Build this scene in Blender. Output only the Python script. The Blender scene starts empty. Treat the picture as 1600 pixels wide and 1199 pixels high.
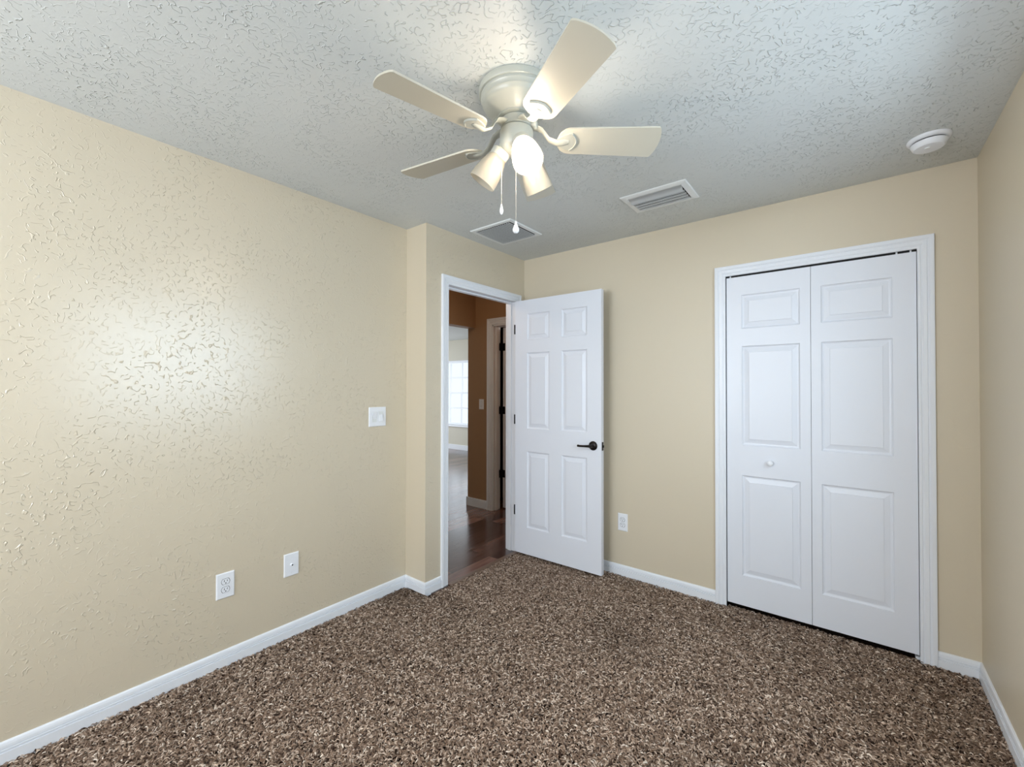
import bpy, bmesh, math, random
import numpy as np
from mathutils import Vector, Matrix

C = bpy.context.scene.collection
SC = bpy.context.scene
PI = math.pi

# ------------------------------------------------------------------ camera
F_PX = 671.5
YAW, PITCH, ROLL = 0.6707, 0.01065, 0.0016
CAM = Vector((0.0, 0.0, 1.3486))
cd = bpy.data.cameras.new('camera')
cd.sensor_fit = 'HORIZONTAL'; cd.sensor_width = 36.0
cd.lens = F_PX / 1600.0 * 36.0
cd.clip_start = 0.02; cd.clip_end = 200
cam = bpy.data.objects.new('camera', cd); C.objects.link(cam)
fw = Vector((-math.sin(YAW) * math.cos(PITCH), math.cos(YAW) * math.cos(PITCH), math.sin(PITCH)))
rt = Vector((math.cos(YAW), math.sin(YAW), 0))
up = rt.cross(fw)
rt2 = rt * math.cos(ROLL) + up * math.sin(ROLL)
up2 = -rt * math.sin(ROLL) + up * math.cos(ROLL)
m3 = Matrix((rt2, up2, -fw)).transposed()
cam.matrix_world = Matrix.Translation(CAM) @ m3.to_4x4()
SC.camera = cam

# ------------------------------------------------------------------ view, world and daylight
vs = SC.view_settings
SC.display_settings.display_device = 'sRGB'
vs.view_transform = 'Standard'; vs.look = 'None'; vs.gamma = 1.0; vs.exposure = 0.02
vs.use_curve_mapping = False
world = bpy.data.worlds.new('daylight_sky'); SC.world = world
world.use_nodes = True
bg = world.node_tree.nodes['Background']
bg.inputs['Color'].default_value = (0.80, 0.90, 1.0, 1); bg.inputs['Strength'].default_value = 1.15

def area(name, loc, direction, sx, sy, power, color):
    ld = bpy.data.lights.new(name, 'AREA'); ld.shape = 'RECTANGLE'
    ld.size = sx; ld.size_y = sy; ld.energy = power; ld.color = color
    o = bpy.data.objects.new(name, ld); C.objects.link(o)
    o.location = loc
    o.rotation_euler = Vector(direction).to_track_quat('-Z', 'Y').to_euler()
    return o
Y_FRONT = -1.75          # the wall with the window, behind the camera
area('bedroom_window_daylight', (-1.35, Y_FRONT - 0.16, 1.60), (0, 1, 0), 1.75, 1.15, 124, (0.86, 0.92, 1.0))
RWY0, RWY1, RWZ0, RWZ1 = 0.55, 2.08, 1.0, 2.15      # unseen second window, added in the right wall for the left wall's sheen
area('added_side_window_light', (0.465 + 0.40, (RWY0 + RWY1) / 2, (RWZ0 + RWZ1) / 2 + .12), (-1, 0, -.5), 1.6, 1.25, 57, (0.68, 0.85, 1.0))
area('living_window_daylight', (-6.9, 6.86, 1.25), (0, -1, 0), 1.1, 1.45, 6.5, (0.9, 0.95, 1.0))
area('living_side_fill', (-8.86, 4.3, 1.15), (1, 0, 0), 2.6, 1.9, 105, (0.86, 0.93, 1.0))  # added outside an unseen opening to brighten the far room

def lamp(name, loc, power, color, rad):
    ld = bpy.data.lights.new(name, 'POINT'); ld.energy = power; ld.color = color; ld.shadow_soft_size = rad
    o = bpy.data.objects.new(name, ld); C.objects.link(o); o.location = loc
lamp('hall_fill_light', (-2.85, 2.3, 2.30), 7, (1.0, 0.80, 0.62), 0.09)  # bare point light added to warm and brighten the hall, no fixture
lamp('side_room_fill_light', (-2.75, 4.6, 2.2), 14, (1.0, 0.86, 0.76), 0.09)  # unseen point light added to brighten the hall door and jamb
# ------------------------------------------------------------------ materials
def lin(c):
    return tuple(((v / 255.0) / 12.92 if v / 255.0 <= 0.04045 else ((v / 255.0 + 0.055) / 1.055) ** 2.4) for v in c) + (1.0,)

def new_mat(name, rgb, rough=0.5, metal=0.0, spec=0.5):
    m = bpy.data.materials.new(name); m.use_nodes = True
    b = m.node_tree.nodes['Principled BSDF']
    b.inputs['Base Color'].default_value = lin(rgb)
    b.inputs['Roughness'].default_value = rough
    b.inputs['Metallic'].default_value = metal
    b.inputs['Specular IOR Level'].default_value = spec
    return m

def N(m, kind, **kw):
    n = m.node_tree.nodes.new(kind)
    for k, v in kw.items():
        if k in n.inputs.keys(): n.inputs[k].default_value = v
        else: setattr(n, k, v)
    return n
def L(m, a, ai, b, bi): m.node_tree.links.new(a.outputs[ai], b.inputs[bi])
def math_n(m, op, a=None, b=None, src=None, src2=None, clamp=False):
    n = m.node_tree.nodes.new('ShaderNodeMath'); n.operation = op; n.use_clamp = clamp
    if a is not None: n.inputs[0].default_value = a
    if b is not None: n.inputs[1].default_value = b
    if src is not None: m.node_tree.links.new(src, n.inputs[0])
    if src2 is not None: m.node_tree.links.new(src2, n.inputs[1])
    return n

def trowel_bump(m, strength, dist, scale=40.0, width=0.05, lo=0.47, hi=0.56, mscale=4.0, fine=0.12):
    """short curved trowel ridges, as on knock-down plaster"""
    b = m.node_tree.nodes['Principled BSDF']
    geo = N(m, 'ShaderNodeNewGeometry')
    n1 = N(m, 'ShaderNodeTexNoise', Scale=scale, Detail=0.0, Distortion=0.35)
    L(m, geo, 'Position', n1, 'Vector')
    d = math_n(m, 'SUBTRACT', b=0.5, src=n1.outputs['Fac'])
    a = math_n(m, 'ABSOLUTE', src=d.outputs[0])
    r = N(m, 'ShaderNodeMapRange', interpolation_type='SMOOTHSTEP')
    r.inputs['From Min'].default_value = 0.0; r.inputs['From Max'].default_value = width
    r.inputs['To Min'].default_value = 1.0; r.inputs['To Max'].default_value = 0.0
    m.node_tree.links.new(a.outputs[0], r.inputs['Value'])
    n2 = N(m, 'ShaderNodeTexNoise', Scale=scale * 1.15, Detail=0.0)
    mp = N(m, 'ShaderNodeMapping'); mp.inputs['Location'].default_value = (3.1, 7.7, 1.9)
    L(m, geo, 'Position', mp, 'Vector'); L(m, mp, 'Vector', n2, 'Vector')
    k = N(m, 'ShaderNodeMapRange', interpolation_type='SMOOTHSTEP')
    k.inputs['From Min'].default_value = lo; k.inputs['From Max'].default_value = hi
    L(m, n2, 'Fac', k, 'Value')
    n4 = N(m, 'ShaderNodeTexNoise', Scale=mscale, Detail=1.0)
    L(m, mp, 'Vector', n4, 'Vector')
    k2 = N(m, 'ShaderNodeMapRange', interpolation_type='SMOOTHSTEP')
    k2.inputs['From Min'].default_value = 0.36; k2.inputs['From Max'].default_value = 0.62
    k2.inputs['To Min'].default_value = 0.25
    L(m, n4, 'Fac', k2, 'Value')
    p = math_n(m, 'MULTIPLY', src=r.outputs[0], src2=k.outputs[0])
    p2 = math_n(m, 'MULTIPLY', src=p.outputs[0], src2=k2.outputs[0])
    n3 = N(m, 'ShaderNodeTexNoise', Scale=scale * 2.2, Detail=2.0)
    L(m, geo, 'Position', n3, 'Vector')
    f = math_n(m, 'MULTIPLY', b=fine, src=n3.outputs['Fac'])
    s = math_n(m, 'ADD', src=p2.outputs[0], src2=f.outputs[0])
    bump = N(m, 'ShaderNodeBump', Strength=strength, Distance=dist)
    m.node_tree.links.new(s.outputs[0], bump.inputs['Height'])
    L(m, bump, 'Normal', b, 'Normal')

def soft_bump(m, scale, strength, dist, detail=3.0):
    b = m.node_tree.nodes['Principled BSDF']
    geo = N(m, 'ShaderNodeNewGeometry')
    n1 = N(m, 'ShaderNodeTexNoise', Scale=scale, Detail=detail)
    L(m, geo, 'Position', n1, 'Vector')
    bump = N(m, 'ShaderNodeBump', Strength=strength, Distance=dist)
    L(m, n1, 'Fac', bump, 'Height'); L(m, bump, 'Normal', b, 'Normal')

WALL = (210, 198, 175)
M = {}
M['wall'] = new_mat('tan_wall_paint', WALL, 0.29, spec=1.0); trowel_bump(M['wall'], 0.65, 0.0032, scale=46, fine=0.04)
M['wall_smooth'] = new_mat('tan_wall_paint_smooth', WALL, 0.45); trowel_bump(M['wall_smooth'], 0.12, 0.002, scale=14, lo=0.5, hi=0.62)
M['hall'] = new_mat('brown_hall_wall', (164, 128, 92), 0.55); soft_bump(M['hall'], 60, 0.1, 0.001)  # browner base colour than the bedroom walls
M['living'] = new_mat('pale_living_paint', (205, 200, 184), 0.55); soft_bump(M['living'], 60, 0.1, 0.001)
M['ceiling'] = new_mat('ceiling_paint', (211, 214, 212), 0.6); trowel_bump(M['ceiling'], 0.8, 0.0042, scale=48, fine=0.06, lo=.45, hi=.53)
M['trim'] = new_mat('white_trim_paint', (232, 235, 240), 0.35); soft_bump(M['trim'], 90, 0.03, 0.001)
M['door'] = new_mat('white_door_paint', (226, 229, 236), 0.38); soft_bump(M['door'], 120, 0.03, 0.0008)
M['plate'] = new_mat('white_plastic', (236, 238, 242), 0.3)
M['vent'] = new_mat('white_vent_enamel', (234, 236, 236), 0.4)
M['grille'] = new_mat('grey_grille_enamel', (226, 229, 229), 0.45)
M['fan'] = new_mat('cream_fan_enamel', (178, 179, 169), 0.3)
M['blade'] = new_mat('cream_fan_blade', (198, 193, 177), 0.33)
M['bronze'] = new_mat('dark_bronze', (34, 29, 28), 0.35, 0.7)
M['black'] = new_mat('black_hinge_metal', (10, 9, 9), 0.8, 0.0, 0.2)
M['dark'] = new_mat('duct_shade', (10, 9, 9), 0.9)  # near-black, for the shade inside the vent ducts
M['hole'] = new_mat('dark_slot', (22, 20, 20), 0.7)
M['chain'] = new_mat('nickel_chain', (200, 198, 190), 0.35, 0.6)
M['strip'] = new_mat('brown_threshold_strip', (112, 90, 76), 0.3)
M['brass'] = new_mat('nickel_connector', (150, 146, 140), 0.3, 0.9)

# glass of the lamp shades: frosted, lets part of the lamp's light straight through
def frosted(name, rgb, clear):
    m = bpy.data.materials.new(name); m.use_nodes = True
    nt = m.node_tree; nt.nodes.clear()
    out = nt.nodes.new('ShaderNodeOutputMaterial')
    tr = nt.nodes.new('ShaderNodeBsdfTranslucent'); tr.inputs['Color'].default_value = lin(rgb)
    df = nt.nodes.new('ShaderNodeBsdfPrincipled'); df.inputs['Base Color'].default_value = lin(rgb); df.inputs['Roughness'].default_value = 0.25
    tp = nt.nodes.new('ShaderNodeBsdfTransparent')
    mx = nt.nodes.new('ShaderNodeMixShader'); mx.inputs[0].default_value = 0.5
    nt.links.new(tr.outputs[0], mx.inputs[1]); nt.links.new(df.outputs[0], mx.inputs[2])
    m2 = nt.nodes.new('ShaderNodeMixShader'); m2.inputs[0].default_value = clear
    nt.links.new(mx.outputs[0], m2.inputs[1]); nt.links.new(tp.outputs[0], m2.inputs[2])
    nt.links.new(m2.outputs[0], out.inputs['Surface'])
    return m
M['shade'] = frosted('frosted_shade_glass', (220, 214, 200), 0.25)
M['pane'] = frosted('window_pane', (225, 235, 245), 0.95)

def emit(name, rgb, strength):
    m = bpy.data.materials.new(name); m.use_nodes = True
    b = m.node_tree.nodes['Principled BSDF']
    b.inputs['Base Color'].default_value = lin((255, 240, 220))
    b.inputs['Emission Color'].default_value = lin(rgb); b.inputs['Emission Strength'].default_value = strength
    return m
M['bulb'] = emit('lit_bulb_glass', (255, 238, 216), 1350.0)

# wood planks running along y
def wood():
    m = new_mat('dark_plank_flooring', (90, 60, 50), 0.22, spec=1.0)
    b = m.node_tree.nodes['Principled BSDF']
    geo = N(m, 'ShaderNodeNewGeometry')
    mp = N(m, 'ShaderNodeMapping'); mp.inputs['Rotation'].default_value = (0, 0, PI / 2)
    L(m, geo, 'Position', mp, 'Vector')
    br = N(m, 'ShaderNodeTexBrick', offset=0.37, Scale=1.0)
    br.inputs['Color1'].default_value = lin((64, 40, 35)); br.inputs['Color2'].default_value = lin((140, 104, 92))
    br.inputs['Mortar'].default_value = lin((30, 18, 16)); br.inputs['Mortar Size'].default_value = 0.0022
    br.inputs['Brick Width'].default_value = 1.1; br.inputs['Row Height'].default_value = 0.115
    br.inputs['Bias'].default_value = -0.1
    L(m, mp, 'Vector', br, 'Vector')
    mp2 = N(m, 'ShaderNodeMapping'); mp2.inputs['Scale'].default_value = (22, 1.6, 1)
    L(m, geo, 'Position', mp2, 'Vector')
    gr = N(m, 'ShaderNodeTexNoise', Scale=1.6, Detail=5.0, Roughness=0.65)
    L(m, mp2, 'Vector', gr, 'Vector')
    rmp = N(m, 'ShaderNodeMapRange'); rmp.inputs['From Min'].default_value = 0.3; rmp.inputs['From Max'].default_value = 0.7
    rmp.inputs['To Min'].default_value = 0.55; rmp.inputs['To Max'].default_value = 1.35
    L(m, gr, 'Fac', rmp, 'Value')
    mx = N(m, 'ShaderNodeMix', data_type='RGBA', blend_type='MULTIPLY'); mx.inputs[0].default_value = 1.0
    m.node_tree.links.new(br.outputs['Color'], mx.inputs[6]); m.node_tree.links.new(rmp.outputs[0], mx.inputs[7])
    m.node_tree.links.new(mx.outputs[2], b.inputs['Base Color'])
    hs = math_n(m, 'MULTIPLY_ADD', b=0.35, src=gr.outputs['Fac']); m.node_tree.links.new(br.outputs['Fac'], hs.inputs[2])
    bump = N(m, 'ShaderNodeBump', Strength=0.35, Distance=-0.002)
    m.node_tree.links.new(hs.outputs[0], bump.inputs['Height']); L(m, bump, 'Normal', b, 'Normal')
    rr = N(m, 'ShaderNodeMapRange'); rr.inputs['To Min'].default_value = 0.08; rr.inputs['To Max'].default_value = 0.34
    L(m, gr, 'Fac', rr, 'Value'); m.node_tree.links.new(rr.outputs[0], b.inputs['Roughness'])
    return m
M['wood'] = wood()

def carpet_base():
    m = new_mat('carpet_backing', (40, 30, 25), 0.95, spec=0.1)  # colour darkened for the shade between the yarns
    b = m.node_tree.nodes['Principled BSDF']
    geo = N(m, 'ShaderNodeNewGeometry')
    n1 = N(m, 'ShaderNodeTexNoise', Scale=110.0, Detail=2.0)
    L(m, geo, 'Position', n1, 'Vector')
    cr = N(m, 'ShaderNodeValToRGB')
    cr.color_ramp.elements[0].color = lin((30, 22, 18)); cr.color_ramp.elements[0].position = 0.35
    cr.color_ramp.elements[1].color = lin((60, 46, 38)); cr.color_ramp.elements[1].position = 0.7
    L(m, n1, 'Fac', cr, 'Fac'); L(m, cr, 'Color', b, 'Base Color')
    bump = N(m, 'ShaderNodeBump', Strength=0.8, Distance=0.006)
    L(m, n1, 'Fac', bump, 'Height'); L(m, bump, 'Normal', b, 'Normal')
    return m
M['carpet_base'] = carpet_base()
def yarn():
    m = new_mat('frieze_carpet_yarn', (120, 95, 78), 0.85, spec=0.15)
    b = m.node_tree.nodes['Principled BSDF']
    at = N(m, 'ShaderNodeAttribute', attribute_name='yarn_colour')
    L(m, at, 'Color', b, 'Base Color')
    return m
M['yarn'] = yarn()

# ------------------------------------------------------------------ mesh helpers
def obj(name, bm, mat, parent=None, smooth=False, bevel=0.0):
    if bevel:
        es = [e for e in bm.edges if len(e.link_faces) == 2 and e.calc_face_angle(0) > 0.6]
        bmesh.ops.bevel(bm, geom=es, offset=bevel, segments=2, affect='EDGES', profile=0.5)
    bmesh.ops.recalc_face_normals(bm, faces=bm.faces)
    me = bpy.data.meshes.new(name); bm.to_mesh(me); bm.free()
    mats = mat if isinstance(mat, (list, tuple)) else [mat]
    for x in mats: me.materials.append(x)
    if smooth:
        for p in me.polygons: p.use_smooth = True
        try: me.set_sharp_from_angle(angle=math.radians(smooth if smooth is not True else 40))
        except Exception: pass
    o = bpy.data.objects.new(name, me); C.objects.link(o)
    if parent is not None: o.parent = parent
    return o
def empty(name, loc=(0, 0, 0), rotz=0.0):
    o = bpy.data.objects.new(name, None); C.objects.link(o)
    o.empty_display_size = 0.05; o.location = loc; o.rotation_euler = (0, 0, rotz)
    return o
def tag(o, label, cat, group=None, kind=None):
    o['label'] = label; o['category'] = cat
    if group: o['group'] = group
    if kind: o['kind'] = kind
    return o
def struct(o, label=None, cat=None):
    o['kind'] = 'structure'
    if label: o['label'] = label
    if cat: o['category'] = cat
    return o

def box(bm, x0, x1, y0, y1, z0, z1, mi=0):
    r = bmesh.ops.create_cube(bm, size=1.0)
    for v in r['verts']:
        v.co.x = x0 if v.co.x < 0 else x1
        v.co.y = y0 if v.co.y < 0 else y1
        v.co.z = z0 if v.co.z < 0 else z1
    if mi:
        for v in r['verts']:
            for f in v.link_faces: f.material_index = mi
    return r['verts']
def prism(bm, pts, z0, z1):
    lo = [bm.verts.new((x, y, z0)) for x, y in pts]; hi = [bm.verts.new((x, y, z1)) for x, y in pts]
    n = len(pts); bm.faces.new(lo[::-1]); bm.faces.new(hi)
    fs = []
    for i in range(n): fs.append(bm.faces.new((lo[i], lo[(i + 1) % n], hi[(i + 1) % n], hi[i])))
    return fs
def lathe(bm, prof, seg=48, mat=None, cap0=False, cap1=False, scale=(1, 1)):
    """prof: list of (r, z); mat places it in the world"""
    mat = mat or Matrix.Identity(4)
    rings = []
    for r, z in prof:
        if r < 1e-6: rings.append([bm.verts.new(mat @ Vector((0, 0, z)))])
        else: rings.append([bm.verts.new(mat @ Vector((r * scale[0] * math.cos(2 * PI * k / seg), r * scale[1] * math.sin(2 * PI * k / seg), z))) for k in range(seg)])
    for a, b in zip(rings[:-1], rings[1:]):
        for k in range(seg):
            k2 = (k + 1) % seg
            if len(a) == 1 and len(b) == 1: continue
            if len(a) == 1: bm.faces.new((a[0], b[k], b[k2]))
            elif len(b) == 1: bm.faces.new((a[k], a[k2], b[0]))
            else: bm.faces.new((a[k], a[k2], b[k2], b[k]))
    if cap0 and len(rings[0]) > 1: bm.faces.new(rings[0][::-1])
    if cap1 and len(rings[-1]) > 1: bm.faces.new(rings[-1])
def tube(bm, pts, rad, seg=8, flat=1.0):
    """round bar along pts; rad a number or a list"""
    pts = [Vector(p) for p in pts]; n = len(pts); rings = []
    rads = rad if isinstance(rad, (list, tuple)) else [rad] * n
    for i, p in enumerate(pts):
        t = (pts[min(i + 1, n - 1)] - pts[max(i - 1, 0)]).normalized()
        a = Vector((0, 0, 1)) if abs(t.z) < 0.95 else Vector((1, 0, 0))
        u = t.cross(a).normalized(); v = u.cross(t).normalized()
        rings.append([bm.verts.new(p + (u * math.cos(2 * PI * k / seg) + v * flat * math.sin(2 * PI * k / seg)) * rads[i]) for k in range(seg)])
    for a, b in zip(rings[:-1], rings[1:]):
        for k in range(seg): bm.faces.new((a[k], a[(k + 1) % seg], b[(k + 1) % seg], b[k]))
    bm.faces.new(rings[0][::-1]); bm.faces.new(rings[-1])
def axis_matrix(loc, direction):
    z = Vector(direction).normalized()
    x = z.cross(Vector((0, 0, 1)))
    x = Vector((1, 0, 0)) if x.length < 1e-5 else x.normalized()
    y = z.cross(x)
    return Matrix.Translation(Vector(loc)) @ Matrix((x, y, z)).transposed().to_4x4()

def sweep_u(bm, prof, a0, a1, ztop, zbot, place):
    """casing round an opening from a0 to a1 and up to ztop, mitred; prof = (outward, depth)"""
    st = []
    for fn in (lambda u: (a0 - u, zbot), lambda u: (a0 - u, ztop + u), lambda u: (a1 + u, ztop + u), lambda u: (a1 + u, zbot)):
        row = []
        for u, d in prof:
            a, z = fn(u); row.append(bm.verts.new(place(a, d, z)))
        st.append(row)
    n = len(prof)
    for r0, r1 in zip(st[:-1], st[1:]):
        for i in range(n):
            j = (i + 1) % n
            bm.faces.new((r0[i], r0[j], r1[j], r1[i]))
    bm.faces.new(st[0]); bm.faces.new(st[-1][::-1])
CASING = [(0, 0), (0, .008), (.003, .0105), (.011, .0105), (.0135, .0075), (.017, .0095), (.021, .0125), (.034, .013), (.037, .0095), (.041, .0125),
          (.045, .016), (.057, .017), (.0615, .0155), (.0625, .013), (.0625, 0)]
BASE = [(0, -.012), (.0132, -.012), (.0135, .0375), (.0075, .0385), (.0075, .0425), (.0120, .0435), (.0120, .0470), (.0068, .0480), (.0068, .0518),
        (.0105, .0520), (.0095, .0620), (.0075, .0695), (.0045, .0735), (0, .0742)]

# ------------------------------------------------------------------ room shell
XL, XD, XR = -2.402, -2.199, 0.465
YJ, YB = 1.860, 2.939
H = 2.44
WT = 0.11
Z0 = -0.012                      # carpet backing; the pile tips lie near z = 0
OY0, OY1, OTOP = 2.056, 2.818, 2.066     # bedroom door opening
CX0, CX1, CTOP = -0.622, 0.254, 2.048    # closet opening
XH = -2.29                                # hall side of the doorway wall
YH = 3.59                                 # hall wall
XA, XA2 = -3.383, -3.50                   # arch between hall and living room
YLIV, XLIV = 6.66, -8.7

# floors
bm = bmesh.new(); prism(bm, [(XL - .1, Y_FRONT - .1), (XR + .1, Y_FRONT - .1), (XR + .1, YH), (-2.17, YH), (-2.17, 1.9), (XL - .1, 1.9)], -0.10, Z0)
struct(obj('floor', bm, M['carpet_base']), 'brown carpeted bedroom floor', 'floor')
bm = bmesh.new(); prism(bm, [(XLIV - .2, 0.2), (XA - .0, 0.2), (-2.45, .2), (-2.45, 1.9), (-2.172, 1.9), (-2.172, YH + 1.6), (XA2, YH + 1.6), (XA2, YLIV + .2), (XLIV - .2, YLIV + .2)], -0.10, -0.004)
struct(obj('floor_hall', bm, M['wood']), 'dark wood plank floor of the hall beyond the doorway', 'floor')
# ceilings
bm = bmesh.new(); box(bm, XL - .12, XR + .12, Y_FRONT - .12, YH, H, H + .1)
struct(obj('ceiling', bm, M['ceiling']), 'textured off-white bedroom ceiling', 'ceiling')
bm = bmesh.new(); prism(bm, [(XLIV - .2, .2), (-2.52, .2), (-2.52, 1.97), (XH, 1.97), (XH, YH + 1.6), (XA2, YH + 1.6), (XA2, YLIV + .2), (XLIV - .2, YLIV + .2)], 2.405, 2.5)
struct(obj('ceiling_hall', bm, M['ceiling']), 'pale ceiling over the hall and far room', 'ceiling')

# left wall with its return beside the doorway (the return's face is smooth plaster)
bm = bmesh.new()
fs = prism(bm, [(XL - WT, Y_FRONT - .12), (XL, Y_FRONT - .12), (XL, YJ), (XD, YJ), (XD, OY0 - .004), (XH, OY0 - .004), (XH, 1.97), (XL - WT, 1.97)], -.10, H)
fs[2].material_index = 1
for i in (4, 5, 6, 7): fs[i].material_index = 2
struct(obj('wall_left', bm, [M['wall'], M['wall_smooth'], M['hall']]), 'tan textured wall on the left', 'wall')
# wall over and beside the doorway
bm = bmesh.new()
box(bm, XH, XD, OY0 - .004, OY1 + .004, OTOP + .004, H)
box(bm, XH, XD, OY1 + .004, YB + .05, -.1, H)
for f in bm.faces:
    if f.calc_center_median().x < XH + .01: f.material_index = 1
struct(obj('wall_doorway', bm, [M['wall'], M['hall']]), 'tan wall around the open doorway', 'wall')
# back wall with the closet opening
bm = bmesh.new()
box(bm, XD - .05, CX0 - .004, YB, YB + WT, -.1, H)
box(bm, CX1 + .004, XR + .11, YB, YB + WT, -.1, H)
box(bm, CX0 - .004, CX1 + .004, YB, YB + WT, CTOP + .004, H)
struct(obj('wall_back', bm, M['wall_smooth']), 'smooth tan wall with the closet', 'wall')
bm = bmesh.new()
box(bm, -0.92, -0.82, YB + WT, YH, -.1, H); box(bm, XR, XR + .1, YB + WT, YH, -.1, H); box(bm, -0.92, XR + .1, YH - .04, YH + .06, -.1, H)
struct(obj('wall_closet', bm, M['wall_smooth']), 'inside walls of the closet', 'wall')
bm = bmesh.new(); box(bm, XR, XR + WT, Y_FRONT - .12, RWY0, -.1, H); box(bm, XR, XR + WT, RWY1, YB, -.1, H); box(bm, XR, XR + WT, RWY0, RWY1, -.1, RWZ0); box(bm, XR, XR + WT, RWY0, RWY1, RWZ1, H)
struct(obj('wall_right', bm, M['wall_smooth']), 'smooth tan wall on the right', 'wall')
# wall behind the camera, with its window
WX0, WX1, WZ0, WZ1 = -2.2, -0.5, 1.0, 2.12
bm = bmesh.new()
ya, yb = Y_FRONT - .12, Y_FRONT
box(bm, XL - .1, WX0, ya, yb, -.1, H); box(bm, WX1, XR + .1, ya, yb, -.1, H)
box(bm, WX0, WX1, ya, yb, -.1, WZ0); box(bm, WX0, WX1, ya, yb, WZ1, H)
struct(obj('wall_front', bm, M['wall']), 'tan wall with the window, behind the viewer', 'wall')

def window(name, x0, x1, z0, z1, y, face, cols, label):
    """double-hung window standing in the plane y, facing +y (face=1) or -y"""
    r = empty(name, (0, 0, 0)); struct(r, label, 'window')
    bm = bmesh.new(); t = .03
    box(bm, x0, x0 + t, y - .035, y + .035, z0, z1); box(bm, x1 - t, x1, y - .035, y + .035, z0, z1)
    box(bm, x0 + t, x1 - t, y - .035, y + .035, z1 - t, z1); box(bm, x0 + t, x1 - t, y - .035, y + .035, z0, z0 + t)
    obj('window_frame', bm, M['trim'], r, bevel=.003)
    zm = (z0 + z1) / 2
    for k, (a, b, yy) in enumerate(((zm - .018, z1 - t, y - .016 * face), (z0 + t, zm + .018, y + .012 * face))):
        bm = bmesh.new(); s = .028
        box(bm, x0 + t, x0 + t + s, yy - .012, yy + .012, a, b); box(bm, x1 - t - s, x1 - t, yy - .012, yy + .012, a, b)
        box(bm, x0 + t + s, x1 - t - s, yy - .012, yy + .012, a, a + s); box(bm, x0 + t + s, x1 - t - s, yy - .012, yy + .012, b - s, b)
        for c in range(1, cols):
            xc = x0 + (x1 - x0) * c / cols; box(bm, xc - .017, xc + .017, yy - .008, yy + .008, a + s, b - s)
        zc = (a + b) / 2; box(bm, x0 + t + s, x1 - t - s, yy - .0075, yy + .0075, zc - .017, zc + .017)
        sh = obj('sash', bm, M['trim'], r)
        bm = bmesh.new(); box(bm, x0 + t + .005, x1 - t - .005, yy - .002, yy + .002, a + .005, b - .005)
        obj('pane', bm, M['pane'], sh)
    return r
w1 = window('window_1', WX0, WX1, WZ0, WZ1, Y_FRONT - .07, 1, 4, 'white window in the wall behind the viewer')
w3 = window('window_3', RWY0, RWY1, RWZ0, RWZ1, 0, 1, 2, 'white window added unseen in the right wall beside the viewer')
w3.location = (XR + .06, 0, 0); w3.rotation_euler = (0, 0, PI / 2)
bm = bmesh.new(); box(bm, WX0 - .03, WX1 + .03, Y_FRONT - .035, Y_FRONT + .06, WZ0 - .025, WZ0); obj('window_sill', bm, M['trim'], w1, bevel=.003)

# hall and living room beyond the doorway
HDX0, HDX1, HDT = -3.126, -2.38, 2.048      # hall door opening
bm = bmesh.new()
box(bm, XA2, HDX0, YH, YH + .115, -.1, 2.45); box(bm, HDX1, -2.17, YH, YH + .115, -.1, 2.45); box(bm, HDX0, HDX1, YH, YH + .115, HDT, 2.45)
struct(obj('wall_hall', bm, M['hall']), 'brown hall wall with a light switch, seen through the doorway', 'wall')
bm = bmesh.new(); box(bm, XA2, XA, 0.2, YH, 2.036, 2.45)
struct(obj('wall_hall_header', bm, M['hall']), 'brown header over the opening to the far room', 'wall')
bm = bmesh.new(); box(bm, XH - .001, -2.17, YB + .05, YH, -.1, 2.45); box(bm, XA2, -2.5, .2, .3, -.1, 2.45)
struct(obj('wall_hall_end', bm, M['hall']), 'brown end walls of the hall', 'wall')
bm = bmesh.new(); box(bm, XA2, -2.17, YH + 1.5, YH + 1.6, -.1, 2.45); box(bm, -2.27, -2.17, YH + .115, YH + 1.5, -.1, 2.45); box(bm, XA2, XA2 + .1, YH + .115, YH + 1.5, -.1, 2.45)
struct(obj('wall_side_room', bm, M['hall']), 'walls of the room behind the hall door', 'wall')
LX0, LX1, LZ0, LZ1 = -7.445, -6.36, .53, 1.955
bm = bmesh.new()
box(bm, XLIV, LX0, YLIV, YLIV + .12, -.1, 2.45); box(bm, LX1, XA2, YLIV, YLIV + .12, -.1, 2.45)
box(bm, LX0, LX1, YLIV, YLIV + .12, -.1, LZ0); box(bm, LX0, LX1, YLIV, YLIV + .12, LZ1, 2.45)
struct(obj('wall_living_far', bm, M['living']), 'pale far wall with a bright grid window', 'wall')
SY0, SY1, SZ1 = 2.95, 5.65, 2.12
bm = bmesh.new()
box(bm, XLIV - .1, XLIV, 0.1, SY0, -.1, 2.45); box(bm, XLIV - .1, XLIV, SY1, YLIV + .1, -.1, 2.45); box(bm, XLIV - .1, XLIV, SY0, SY1, SZ1, 2.45)
box(bm, XLIV - .1, XA2, 0.1, 0.2, -.1, 2.45)
box(bm, XA2 - .001, XA2 + .1, YH + .115, YLIV + .1, -.1, 2.45)
struct(obj('wall_living_side', bm, M['living']), 'pale side walls of the far room', 'wall')
window('window_2', LX0, LX1, LZ0, LZ1, YLIV + .05, -1, 3, 'bright white grid window in the far room')
bm = bmesh.new(); box(bm, LX0 - .05, LX1 + .05, YLIV - .05, YLIV + .02, LZ0 - .03, LZ0)
struct(obj('trim_5', bm, M['trim'], bevel=.003), 'white sill under the far window', 'trim')

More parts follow.
